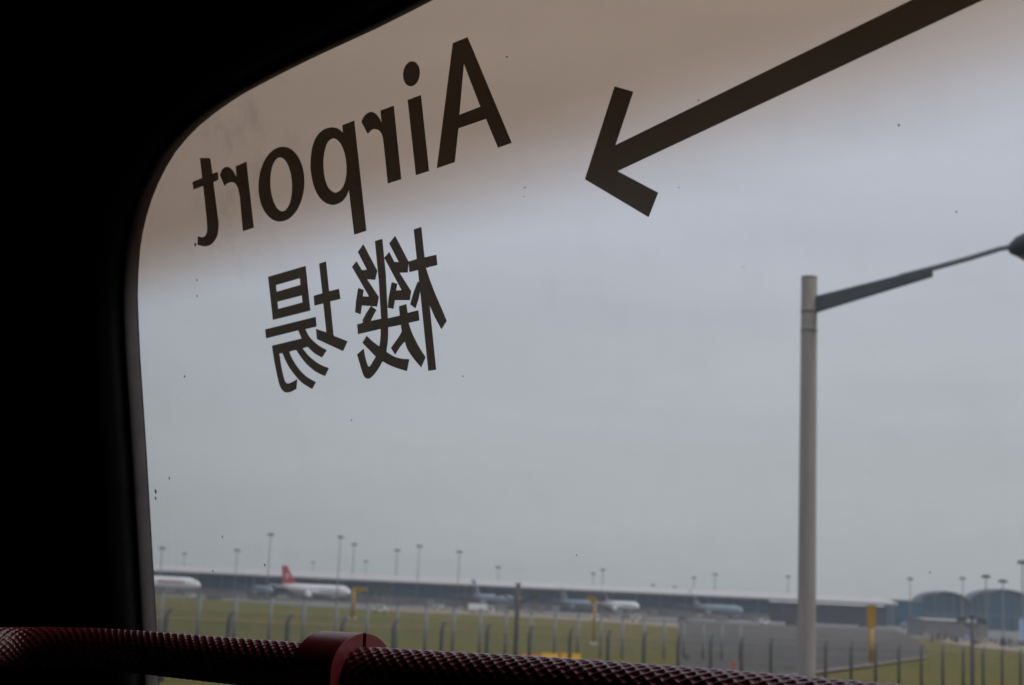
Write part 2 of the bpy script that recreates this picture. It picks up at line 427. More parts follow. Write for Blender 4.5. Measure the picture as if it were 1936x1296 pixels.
# ------------------------------------------------------------------ airliners
def airliner(Lf, r, loc, heading, label, body, fin, fin2=None, belly=None, band=False):
    t = empty('airliner', loc, label, 'airliner', rz=R(heading))
    zc = r + 2.6
    secs = [(.5,.02,-.25),(.49,.28,-.2),(.47,.55,-.12),(.44,.8,-.06),(.40,.95,-.01),(.35,1,0),(.1,1,0),(-.15,1,0),(-.25,.95,.05),(-.33,.78,.2),(-.41,.52,.42),(-.47,.28,.6),(-.5,.1,.7)]
    vs = []; fs = []; n = 20
    for (fx, fr, dz) in secs:
        for k in range(n):
            an = 2*math.pi*k/n; vs.append((fx*Lf, r*fr*math.cos(an), zc + r*dz + r*fr*math.sin(an)))
    for i in range(len(secs)-1):
        for k in range(n): fs.append((i*n+k, i*n+(k+1)%n, (i+1)*n+(k+1)%n, (i+1)*n+k))
    fs += [tuple(range(n)), tuple(range(len(secs)*n-1, len(secs)*n-n-1, -1))]
    fu = MB().add(vs, fs, True).build('fuselage', body, t)
    ck = MB()                                               # cockpit glass and cabin windows
    ck.box(.452*Lf, .462*Lf, -.5*r, .5*r, zc+.28*r, zc+.5*r); ck.build('cockpit_window', m_window, fu)
    for s in (-1, 1):
        wl = MB()
        nw = int(Lf*.62/1.6)
        for i in range(nw):
            x = -.27*Lf + i*1.6; wl.box(x, x+.4, s*r*.985-.04, s*r*.985+.04, zc+.12*r, zc+.12*r+.45)
        tag(wl.build('cabin_windows', m_window, fu), kind='stuff')
    def slab(pts, th):
        v = [Vector(p) for p in pts]; up = [(p.x, p.y, p.z+th) for p in v]; dn = [(p.x, p.y, p.z) for p in v]
        k = len(v)
        return MB().add(dn+up, [tuple(range(k)), tuple(range(2*k-1, k-1, -1))] + [(i, (i+1)%k, k+(i+1)%k, k+i) for i in range(k)])
    for s in (-1, 1):
        sp_ = Lf*.47
        slab([(.12*Lf, s*r*.7, zc-.55*r), (-.09*Lf, s*sp_, zc+.5*r), (-.14*Lf, s*sp_, zc+.5*r), (-.1*Lf, s*r*.7, zc-.55*r)], .3).build('wing', m_grey if body is m_paleblue else body, t)
        slab([(-.39*Lf, s*r*.3, zc+.5*r), (-.47*Lf, s*Lf*.16, zc+.75*r), (-.5*Lf, s*Lf*.16, zc+.75*r), (-.47*Lf, s*r*.3, zc+.5*r)], .2).build('tailplane', body, t)
        ye = s*Lf*.16; ze = zc-.75*r
        MB().tube([(.10*Lf,ye,ze),(.09*Lf,ye,ze),(.02*Lf,ye,ze)], [r*.46,r*.52,r*.34], 14).build('engine', body, t)
        for kx in (0,):
            g = MB(); g.tube([(-.03*Lf,s*r*.9,zc-r*.6),(-.03*Lf,s*r*.9,.7)], .18, 6); g.build('landing_gear', m_grey, t)
            wv = MB(); wv.tube([(-.03*Lf,s*r*.9-.35,.6),(-.03*Lf,s*r*.9+.35,.6)], .6, 12); wv.build('wheel', m_tyre, t)
    g = MB(); g.tube([(.38*Lf,0,zc-r*.8),(.38*Lf,0,.6)], .14, 6); g.build('landing_gear', m_grey, t)
    wv = MB(); wv.tube([(.38*Lf,-.25,.45),(.38*Lf,.25,.45)], .45, 12); wv.build('wheel', m_tyre, t)
    # fin, swept, lying in the x-z plane
    ht = r*3.2; b0 = zc+.75*r
    fo = [(-.25*Lf,b0),(-.32*Lf,b0+.45*ht*.4),(-.44*Lf,b0+ht*1.06),(-.52*Lf,b0+ht*1.06),(-.485*Lf,b0)]
    vs = [(x, -.22, z) for x, z in fo] + [(x, .22, z) for x, z in fo]; k = len(fo)
    fn = MB().add(vs, [tuple(range(k)), tuple(range(2*k-1, k-1, -1))] + [(i, (i+1)%k, k+(i+1)%k, k+i) for i in range(k)]).build('tail_fin', fin, t)
    if fin2:
        for s in (-1, 1):
            yy = s*.25
            if band:   # pale flower-like mark on the red fin
                cx_, cz_ = -.425*Lf, b0+ht*.5
                for q in range(5):
                    an = 2*math.pi*q/5+.5; pts = []
                    for j in range(10):
                        a2 = 2*math.pi*j/10
                        lx = .3*r*math.cos(a2)+.38*r; lz = .14*r*math.sin(a2)
                        pts.append((cx_+lx*math.cos(an)-lz*math.sin(an), yy, cz_+lx*math.sin(an)+lz*math.cos(an)))
                    MB().add(pts, [tuple(range(10))]).build('fin_mark', fin2, fn)
            else:
                lo = [(-.31*Lf,b0+.02),(-.36*Lf,b0+.45*ht*.45),(-.40*Lf,b0+ht*.5),(-.485*Lf,b0+ht*.5),(-.475*Lf,b0+.02)]
                MB().add([(x, yy, z) for x, z in lo], [tuple(range(5))]).build('fin_mark', fin2, fn)
    return t, zc
def on_apron(x, Y): p = P(x, 1130, Y); return (p.x, Y, 0)
a1, zc = airliner(62, 3.1, (P(280,1100,770).x, 770, 0), -22, 'white airliner with faint red lettering, cut off by the window post', m_white, m_white)
# faint red strokes of the airline title (too small to read) on the side we see
mk = MB()
for i in range(12):
    x = 8+i*1.3; mk.box(x, x+.8, -3.17, -3.08, zc+.25, zc+1.35)
fz = [c for c in a1.children if c.name.startswith('fuselage')][0]
mk.build('title_lettering', m_red, fz)
airliner(51, 2.8, (P(596,1120,775).x, 775, 0), -41, 'white airliner with swept red tail fin and pale flower mark', m_white, m_red, m_white, band=True)
airliner(31, 2.1, (P(1171,1150,790).x, 790, 0), -56, 'small white airliner with white and red tail right of the yellow gantry', m_white, m_white, m_red)
airliner(44, 2.3, (P(930,1140,780).x, 780, 0), -61, 'pale blue airliner parked behind the white box truck', m_paleblue, m_paleblue)
airliner(30, 1.9, (P(1092,1145,785).x, 785, 0), -56, 'pale blue airliner left of the yellow gantry mast', m_paleblue, m_paleblue)
airliner(44, 2.3, (P(1352,1155,785).x, 785, 0), -60, 'rightmost pale blue airliner, pale tail against the glass front', m_paleblue, m_white)
airliner(26, 1.9, (P(494,1118,790).x, 790, 0), -58, 'pale blue grey airliner half hidden left of the red tail', m_paleblue, m_paleblue)

# ------------------------------------------------------------------ vehicles on the apron
def truck(x, y, label, L_=6.0, h=2.6, m=m_white, heading=0, gap=True, name='box_truck', cat='truck', group=None, on=None):
    g = G(x, y)
    t = empty(name, g, label, cat, group, rz=R(heading))
    if name == 'box_truck':
        MB().box(-L_*.5, L_*.22, -1.2, 1.2, .9, h+.6).build('cargo_box', m, t, .06)
        c = MB(); c.add([(L_*.27,-1.1,.5),(L_*.5,-1.1,.5),(L_*.5,-1.1,1.5),(L_*.43,-1.1,h),(L_*.27,-1.1,h)] + [(L_*.27,1.1,.5),(L_*.5,1.1,.5),(L_*.5,1.1,1.5),(L_*.43,1.1,h),(L_*.27,1.1,h)],
              [(0,1,2,3,4),(9,8,7,6,5)] + [(i,(i+1)%5,5+(i+1)%5,5+i) for i in range(5)]); cb = c.build('cab', m, t)
        MB().box(L_*.30, L_*.40, -1.13, 1.13, 1.6, h-.3).build('window', m_window, cb)
        MB().box(-L_*.5, L_*.48, -.5, .5, .55, .85).build('chassis', m_dark, t)
    else:
        v = [(-L_*.5,.4),(L_*.5,.4),(L_*.5,1.1),(L_*.38,1.25),(L_*.25,h),(-L_*.48,h)]
        b = MB().add([(a_, -.95, c_) for a_, c_ in v]+[(a_, .95, c_) for a_, c_ in v], [tuple(range(6)), tuple(range(11,5,-1))]+[(i,(i+1)%6,6+(i+1)%6,6+i) for i in range(6)]).build('body', m, t, .05)
        MB().box(-L_*.4, L_*.2, -.97, .97, h*.62, h*.88).build('window', m_window, b)
    w0 = None
    for fx in (-.32, .34):
        for s in (-1, 1):
            if w0 is None: w0 = MB().tube([(0,-.15,0),(0,.15,0)], .45, 12).build('wheel', m_tyre, t); o = w0
            else: o = w0.copy(); col.objects.link(o); o.parent = t
            o.location = (fx*L_, s*.9, .45)
    return t
truck(910,1161,'white box truck with a long cargo body on the earth strip', 9.8, 3.0)
truck(1447,1181,'white van in front of the dark end of the terminal', 4.6, 2.4, name='service_van', cat='van')
truck(361,1132,'low white service vehicle below the leftmost airliner', 4.5, 1.8, name='service_van', cat='van')
truck(719,1158,'white van just left of the bare earth strip', 4.6, 2.1, name='service_van', cat='van')
truck(829,1154,'white van behind the fence left of the box truck', 4.6, 2.1, name='service_van', cat='van')
truck(1203,1176,'white van below the nose of the small white airliner', 4.0, 2.2, name='service_van', cat='van')
truck(1128,1176,'white van at the foot of the yellow gantry mast', 3.4, 2.2, name='service_van', cat='van')
truck(1291,1178,'grey white van at the left corner of the service yard', 4.2, 2.2, name='service_van', cat='van', m=m_grey)
truck(1514,1184,'small white van half hidden left of the street lamp pole', 2.6, 2.2, name='service_van', cat='van')
truck(1496,1184,'dark car parked under the terminal overhang', 4.8, 1.7, name='parked_car', cat='car', m=m_dark)
truck(1633,1187,'dark car parked left of the yellow square headed post', 4.8, 1.7, name='parked_car', cat='car', m=m_dark)
truck(560,1131,'orange baggage tractor below the red tail', 4.2, 1.8, name='baggage_tractor', cat='tractor', m=m_orange)
truck(500,1128,'brown baggage tractor left of the red tail', 4.2, 1.8, name='baggage_tractor', cat='tractor', m=m_brown)
truck(1700,1178,'white van in front of the flat block left of the vaults', 4.8, 2.2, name='service_van', cat='van')
truck(1716,1189,'grey white truck at the end of the service yard', 5.5, 2.5, m=m_paleblue)
truck(1739,1187,'dark blue car beside the grey white truck', 4.5, 1.7, name='parked_car', cat='car', m=m_bluewall)
# loading equipment: a jumble of dollies and containers under the aircraft, each a small box on wheels
ctr = [0]
spots = []
for x in list(range(300, 660, 26)) + list(range(735, 1290, 24)) + list(range(1300, 1440, 22)):
    spots.append(x + random.uniform(-6, 6))
cols = [m_grey, m_brown, m_roofdark, m_conc, m_bluewall, m_galv, m_grey]
def dolly(x, y, m, label, W, H):
    g = G(x, y); t = empty('container_dolly', g, label, 'cargo dolly', 'cargo dollies under the aircraft', R(random.uniform(-30, 30)))
    MB().add([(-W/2,-.9,.55),(W/2,-.9,.55),(W/2,-.9,H),(-W/2+.5,-.9,H),(-W/2,-.9,H-.6),(-W/2,.9,.55),(W/2,.9,.55),(W/2,.9,H),(-W/2+.5,.9,H),(-W/2,.9,H-.6)],
             [(0,1,2,3,4),(9,8,7,6,5)]+[(i,(i+1)%5,5+(i+1)%5,5+i) for i in range(5)]).build('container', m, t)
    MB().box(-W/2-.2, W/2+.2, -1, 1, .35, .53).build('deck', m_dark, t)
near_lab = [(300,'under the leftmost airliner'),(400,'right of the nose of the leftmost airliner'),(470,'in the gap before the red tail'),(540,'below the red tail'),(660,'under the body of the red tailed airliner'),
            (800,'left of the tall mast by the box truck'),(880,'just left of the white box truck'),(990,'between the box truck and the dark twin arm pole'),(1130,'left of the yellow gantry mast'),
            (1210,'under the small white airliner'),(1300,'right of the small white airliner'),(1500,'under the rightmost pale blue airliner')]
used_lab = set()
for i, x in enumerate(spots):
    base = 1095+.0454*(x-305) + random.uniform(26, 36)
    W_ = random.uniform(3, 6.5); H_ = random.uniform(1.8, 3.4)
    m = random.choice(cols); nm = {m_grey:'grey', m_brown:'brown', m_roofdark:'dark grey', m_conc:'pale grey', m_bluewall:'blue grey', m_galv:'steel coloured'}[m]
    where = [l for a_, l in near_lab if x <= a_ + 10][0]
    lab = ''
    for _ in range(40):
        W_ = random.uniform(3, 6.5); H_ = random.uniform(1.8, 3.4); m = random.choice(cols)
        nm = {m_grey:'grey', m_brown:'brown', m_roofdark:'dark grey', m_conc:'pale grey', m_bluewall:'blue grey', m_galv:'warm grey'}[m]
        lab = ('long ' if W_ > 4.7 else 'short ')+('tall ' if H_ > 2.6 else 'low ')+nm+' cargo dolly '+where
        if lab not in used_lab: break
    used_lab.add(lab)
    dolly(x, base, m, lab, W_, H_)
# jumble at the right beyond the yard
for i in range(16):
    x = 1752 + i*12 + random.uniform(-4, 4); y = 1208 + (x-1752)*.07 + random.uniform(-2, 7)
    m = random.choice([m_tan, m_brown, m_grey, m_conc, m_galv, m_roofdark])
    nm = {m_tan:'sandy', m_brown:'brown', m_grey:'grey', m_conc:'pale grey', m_galv:'warm grey', m_roofdark:'dark grey'}[m]
    g = G(x, y); s = random.uniform(.5, 1.0)
    kk = (nm, x < 1838)
    for _ in range(20):
        if kk in used_lab:
            m = random.choice([m_tan, m_brown, m_grey, m_conc, m_galv, m_roofdark, m_bluewall, m_paleblue, m_mast])
            nm = {m_tan:'sandy', m_brown:'brown', m_grey:'grey', m_conc:'pale grey', m_galv:'warm grey', m_roofdark:'dark grey', m_bluewall:'blue grey', m_paleblue:'pale blue', m_mast:'steel grey'}[m]
            kk = (nm, x < 1838)
    used_lab.add(kk)
    t = empty('material_stack', g, nm+' crate stack on the gravel track '+('before the wide grey shed' if x < 1838 else 'right of the dark camera pole'), 'crate stack', 'crate stacks on the gravel track', R(random.uniform(0, 90)))
    MB().box(-1.3*s, 1.3*s, -.8*s, .8*s, 0, 1.1*s).build('crate', m, t); MB().box(-.8*s, .9*s, -.7*s, .7*s, 1.1*s+.01, 1.9*s).build('crate', m, t)
    MB().box(-.3*s, .9*s, -.6*s, .5*s, 1.9*s+.01, 2.3*s).build('crate', m, t)

# ------------------------------------------------------------------ fences
def fence(x0, ytop0, Y0, s, n, h, mpost, mmesh, label, bent, rad, name, start=-2):
    p0 = P(x0, ytop0, Y0); p0 = Vector((p0.x, p0.y, 0))
    b = p0 + RD*(s*start); t = empty(name, (b.x, b.y, terrain(b.x, b.y)), label, 'fence')
    o0 = None; tops = []
    for k in range(start, n):
        p = p0 + RD*(s*k); z = terrain(p.x, p.y)
        if o0 is None:
            m = MB()
            if bent:
                pts = [(0,0,-.3),(0,0,h-.55),(0,0,h-.35)]; d = QN*-1
                pts = [Vector(q) for q in pts]
                for j in range(1, 6):
                    a_ = j/5*R(45); pts.append(Vector((0,0,h-.35)) + RD*(.75*(1-math.cos(a_))) + Vector((0,0,.62*math.sin(a_))))
                m.tube(pts, [rad]*3+[rad*.8]*5, 8)
            else:
                m.tube([(0,0,-.3),(0,0,h)], rad, 8); m.tube([(0,0,h),(0,0,h+.06)], rad*1.2, 8)
            o0 = m.build('post', mpost, t); o = o0
        else: o = o0.copy(); col.objects.link(o); o.parent = t
        o.location = Vector((p.x, p.y, z)) - t.location
        tops.append(Vector((p.x, p.y, z)) - t.location)
    hs = (h-.4, h-.2, h-.05) if bent else (h-.05, h*.3)
    for hh in hs:
        MB().tube([q+Vector((0,0,hh)) for q in tops], .012 if bent else .03, 5).build('wire' if bent else 'rail', mpost, t)
    vs = []; fs = []
    top_h = h-.35 if bent else h-.05
    for q in tops: vs += [q+Vector((0,0,0)), q+Vector((0,0,top_h))]
    for i in range(len(tops)-1): fs.append((2*i, 2*i+2, 2*i+3, 2*i+1))
    tag(MB().add(vs, fs).build('chain_link_mesh', mmesh, t), kind='stuff')
fence(315,1165,60,3.0,60,2.75,m_darkpost,m_meshd,'near roadside fence with dark posts bent at the top',True,.10,'roadside_fence')
fence(305,1150,101,3.0,23,3.5,m_lightpost,m_meshl,'far perimeter fence with tall straight pale posts',False,.125,'perimeter_fence',-4)

# ------------------------------------------------------------------ poles beyond the road
def stem(xb, Y, ytop, xt=None):
    top = P(xt or xb, ytop, Y); z = terrain(top.x, top.y); return top, z
# street lamp
def street_lamp():
    Y = 18.5
    top = P(1530, 526, Y); bot = P(1524.5, 1250, Y)
    zb = terrain(bot.x, bot.y)
    k = (zb-bot.z)/(bot.z-top.z); base = bot + (bot-top)*k
    t = empty('street_lamp', base, 'tall grey street lamp pole with one arm reaching right', 'street lamp')
    T = top-base; dirv = T.normalized(); r = .1
    MB().tube([Vector((0,0,0)), dirv*.02, dirv*(T.length*.5), dirv*(T.length-.01), T], [.118,.118,.108,.098,.093], 24).build('pole', m_galv, t)
    MB().tube([Vector((0,0,0)), dirv*1.1], [.15,.15], 24).build('pole_base', m_galv, t)
    for yy in (588, 624):
        f = (P(1530, yy, Y)-base).length; MB().tube([dirv*(f-.03), dirv*(f+.03)], .1025, 24).build('collar', m_galv, t)
    MB().tube([T-dirv*.0, T+dirv*.015], .1, 24).build('pole_cap', m_galv, t)
    # tapering box arm, thick at the pole
    A0 = P(1540, 577, Y)-base; A1 = P(1764, 514, Y-1.0)-base; e0 = P(1764, 506, Y-1.0)-base
    side = Vector((0.2, 1, 0)).normalized()*.055
    def vert(x, y, Yq): return P(x, y, Yq)-base
    q = [vert(1538,562,Y), vert(1762,506,Y-1.0), vert(1764,523,Y-1.0), vert(1540,592,Y)]
    vs = [p-side for p in q]+[p+side for p in q]
    MB().add(vs, [(0,1,2,3),(7,6,5,4)]+[(i,(i+1)%4,4+(i+1)%4,4+i) for i in range(4)]).build('arm', mat('arm_steel', (.095,.105,.115), .6, var=.15, scale=4), t, .012)
    MB().tube([vert(1700,524,Y-.75), vert(1762,508,Y-1.0), vert(1835,488,Y-1.33), vert(1890,471,Y-1.55), vert(1922,465,Y-1.7)], [.034,.034,.032,.03,.03], 12).build('arm_tube', m_mast, t)
    # lantern head
    h = MB(); c0 = vert(1910,471,Y-1.65); c1 = vert(2010,452,Y-2.1); d = (c1-c0)
    rr = [.06,.125,.15,.16,.14,.09,.02]; pts = [c0+d*(i/6) for i in range(7)]
    h.tube(pts, rr, 16); hd = h.build('lantern', m_dark, t)
    MB().tube([c0+d*.2-Vector((0,0,.09)), c0+d*.4-Vector((0,0,.12)), c0+d*.7-Vector((0,0,.12)), c0+d*.85-Vector((0,0,.08))], [.05,.1,.1,.04], 14).build('lamp_bowl', m_lampglass, hd)
street_lamp()
# dark pole with two drooping lamp arms, on the verge beyond the road
def twin_pole(x, ytop, Y, arms, wpx, label, headm, drop):
    top = P(x, ytop, Y); z = terrain(top.x, top.y); px = Y/F
    t = empty('camera_pole', (top.x, top.y, z), label, 'pole'); h = top.z-z
    MB().tube([(0,0,-.2),(0,0,h*.7),(0,0,h)], [wpx*px*.55,wpx*px*.5,wpx*px*.36], 12).build('pole', m_darkpost, t)
    MB().tube([(0,0,h-.1),(0,0,h)], wpx*px*.7, 12).build('cap', m_darkpost, t)
    for (dx, dy) in arms:
        ax = dx*px; az = h-dy*px
        s = 1 if dx > 0 else -1
        MB().tube([(0,0,az-drop*px),(ax*.45,0,az-drop*px*.75),(ax*.8,0,az)], wpx*px*.22, 8).build('arm', m_darkpost, t)
        hd = MB(); w_ = 9*px; hh = 5*px
        hd.add([(ax-w_,-.12,az-hh*(.2+.8*(s<0))),(ax+w_,-.12,az-hh*(.2+.8*(s>0))),(ax+w_*.8,-.12,az+hh),(ax-w_*.8,-.12,az+hh)]+[(ax-w_,.12,az-hh*(.2+.8*(s<0))),(ax+w_,.12,az-hh*(.2+.8*(s>0))),(ax+w_*.8,.12,az+hh),(ax-w_*.8,.12,az+hh)],
               [(0,1,2,3),(7,6,5,4)]+[(i,(i+1)%4,4+(i+1)%4,4+i) for i in range(4)])
        hd.build('lamp_head', headm, t)
twin_pole(980,1103,82,[(-33,22),(30,25)],8,'dark pole with a lamp head drooping to each side, nearer than the truck',m_darkpost,10)
twin_pole(1838,1163,92,[(-20,10),(17,11)],7,'dark pole with two short camera heads near the right edge',m_darkpost,14)
# yellow things
def yellow_post():
    g = G(1647, 1260); Y = g.y; px = Y/F
    t = empty('yellow_post', g, 'yellow post with a long square head in the service yard', 'post')
    top = P(1648, 1146, Y).z-g.z; mid = P(1648, 1187, Y).z-g.z
    MB().tube([(0,0,0),(0,0,mid)], 4.5*px, 12).build('post', m_yellow, t)
    MB().box(-8*px, 8*px, -.15, .15, mid, top).build('head', m_yellow, t, .03)
    MB().box(-9.5*px, 9.5*px, -.2, .2, top+.005, top+.07).build('cap', m_yellow, t)
    MB().box(-7*px, 7*px, -.3, .3, -.1, 4*px).build('foot', m_white, t)
yellow_post()
def gantry(x, ytop, ybase, arm, label, wpx=7, board=False):
    g = G(x, ybase); Y = g.y; px = Y/F
    t = empty('yellow_gantry', g, label, 'mast')
    h = P(x, ytop, Y).z-g.z
    MB().tube([(0,0,0),(0,0,h)], wpx*px/2, 8).build('post', m_yellow, t)
    MB().box(-7*px, 7*px, -.3, .3, 0, 3*px).build('foot', m_white, t)
    MB().box(min(0,arm)*px-3*px, max(0,arm)*px+3*px, -.4, .4, h-5*px, h).build('crossbeam', m_yellow, t)
    MB().box(min(0,arm)*px*.6, max(0,arm)*px*.6, -.3, .3, h-11*px, h-5.2*px).build('cabinet', m_yellow, t)
    for i in range(3):
        MB().box(arm*px*(.3+.3*i)-.15, arm*px*(.3+.3*i)+.15, -.3, .3, h+.01, h+2*px).build('lamp', m_yellow, t)
gantry(666,1111,1170,22,'yellow gantry mast with a beam to the right near the red tailed airliner')
gantry(1122,1130,1218,-14,'yellow gantry mast with a beam to the left beside the small white airliner',6)
def sign_board():
    Y = 700; p = P(722, 1117, Y); t = empty('signboard', (p.x, Y, 0), 'dark horizontal signboard on two legs right of the yellow mast', 'signboard')
    px = Y/F; z = p.z
    MB().box(-17*px, 17*px, -.2, .2, z-4.5*px, z+4.5*px).build('board', mat('dark_olive_board', (.04,.045,.035), .6, scale=1), t)
    for s in (-1, 1): MB().tube([(s*12*px,0,0),(s*12*px,0,z-4.6*px)], .25, 8).build('leg', m_darkpost, t)
sign_board()
def barrier():
    # plastic water-filled road barriers standing on the verge
    g = G(1040, 1252); Y = g.y; px = Y/F
    segs = [(985,1020,m_orange,'orange water filled barrier, leftmost of the row behind the rail'),(1022,1056,m_yelbar,'yellow water filled barrier in the middle of the row'),(1060,1098,m_yelbar,'yellow water filled barrier at the right end of the row')]
    for xa, xb, m, lab in segs:
        a_ = P(xa, 1250, Y); b_ = P(xb, 1250, Y); c = (a_+b_)/2; wd = (b_.x-a_.x)/2-.02
        z = terrain(c.x, c.y); h = P((xa+xb)/2, 1236 if m is m_yelbar else 1238, Y).z-z
        t = empty('road_barrier', (c.x, Y, z), lab, 'barrier', 'water filled barriers on the verge')
        v = [(-.28,0),(.28,0),(.28,.12),(.1,.35),(.08,h),(-.08,h),(-.1,.35),(-.28,.12)]
        vs = [(-wd, y_, z_) for y_, z_ in v]+[(wd, y_, z_) for y_, z_ in v]
        MB().add(vs, [tuple(range(8)), tuple(range(15,7,-1))]+[(i,(i+1)%8,8+(i+1)%8,8+i) for i in range(8)]).build('body', m, t, .02)
        MB().tube([(wd*.6,0,h),(wd*.6,0,h+.05)], .06, 8).build('filler_cap', m_orange, t)
barrier()
def small_sign(x, ytop, ybase, m, label, w, name, cat):
    g = G(x, ybase); Y = g.y; px = Y/F
    t = empty(name, g, label, cat); h = P(x, ytop, Y).z-g.z
    MB().box(-w*px, w*px, -.04, .04, h*.25, h).build('board', m, t); MB().tube([(0,.07,0),(0,.07,h*.8)], .03, 8).build('post', m_darkpost, t)
small_sign(1386,1252,1268,mat('faded_red', (.45,.10,.07), .6, scale=2),'small faded red marker board in the yard above the rail',4,'marker_board','marker')
small_sign(1299,1237,1252,m_conc,'small pale marker board beside the yard edge',4,'marker_board','marker')
small_sign(1932,1170,1226,mat('pale_blue_board', (.30,.42,.6), .5, scale=2),'narrow pale blue board at the right edge of the view',5,'signboard','signboard')

# ------------------------------------------------------------------ bus window
# local frame of the glass: x to the right along the bus, y up the pane, z into the cabin
Hpix = ray(-1000, 1125+.0454*(-1968)); Hd = Vector((Hpix.x, Hpix.y, 0)).normalized()
Vd = (rt*(-5064/F) + upv*(43600/F) + fwd).normalized()
lx = -Hd; ly = (Vd - lx*Vd.dot(lx)).normalized(); lz = lx.cross(ly)
O = CAM + fwd*1.12
def loc2(x, y, z=0):                             # line of sight -> coordinates on the glass (or at depth z from it)
    d = ray(x, y); s = (O+lz*z-CAM).dot(lz)/d.dot(lz); p = CAM + d*s - O
    return (p.dot(lx), p.dot(ly))
MW = Matrix.Translation(O) @ Matrix((lx, ly, lz)).transposed().to_4x4()
win = bpy.data.objects.new('bus_window', None); col.objects.link(win); win.matrix_world = MW
tag(win, 'large rounded bus window with grey trim, seen from inside', 'window')

left = [(820,0),(760,31),(700,61),(650,84),(600,107),(560,126),(520,146),(480,167),(448,184),(420,202),(392,222),(365,244),(342,267),(320,294),(303,322),(288,352),(276,382),(266,415),(258,450),(252,490),(249,530),(248,565),(250,620),(253,680),(257,740),(261,800),(265,860),(268.5,920),(272,980),(275.5,1040),(279,1100),(283,1170),(286,1230),(289,1296)]
lp = [loc2(*p) for p in left]
XR = 1.45                                         # right end of the pane
sl = (lp[0][1]-lp[4][1])/(lp[0][0]-lp[4][0])
yb = lp[-1][1]-.10
def arc(cx, cy, r, a0, a1, n=8): return [(cx+r*math.cos(R(a0+(a1-a0)*i/n)), cy+r*math.sin(R(a0+(a1-a0)*i/n))) for i in range(n+1)]
ytr = lp[0][1]+sl*(XR-.1-lp[0][0])
outline = list(lp)                                # counter-clockwise: down the left side, along the bottom, up the right, back along the top
xl = lp[-1][0]+ (lp[-1][0]-lp[-3][0])/(lp[-1][1]-lp[-3][1])*(-.04)
outline += arc(xl+.07, yb+.02, .07, 180, 270)
outline += arc(XR-.1, yb+.05, .1, 270, 360)
outline += arc(XR-.1, ytr-.1, .1, 0, 90)
print('outline', lp[0], lp[-1], 'yb', yb, 'ytr', ytr)
def offs(pl, d):
    n = len(pl); out = []
    for i in range(n):
        a_ = pl[i-1]; b_ = pl[(i+1) % n]; t = Vector((b_[0]-a_[0], b_[1]-a_[1]));
        t.normalize(); out.append((pl[i][0]+t.y*d, pl[i][1]-t.x*d))
    return out
def loft(profile):                                # profile of (offset outwards, z)
    m = MB(); n = len(outline); vs = []
    for d, z in profile: vs += [(p[0], p[1], z) for p in offs(outline, d)]
    fs = []
    for j in range(len(profile)-1):
        for i in range(n): fs.append((j*n+i, j*n+(i+1)%n, (j+1)*n+(i+1)%n, (j+1)*n+i))
    return m.add(vs, fs, True)
loft([(.004,-.008),(-.0,.003),(.0006,.0078),(.0016,.009),(.0062,.0095),(.0075,.0095),(.0075,-.008)]).build('window_trim', m_trim, win)
loft([(.0077,-.004),(.0077,.0095),(.0085,.019),(.012,.024),(.02,.034),(.03,.0395),(.034,.036)]).build('rubber_seal', m_seal, win)

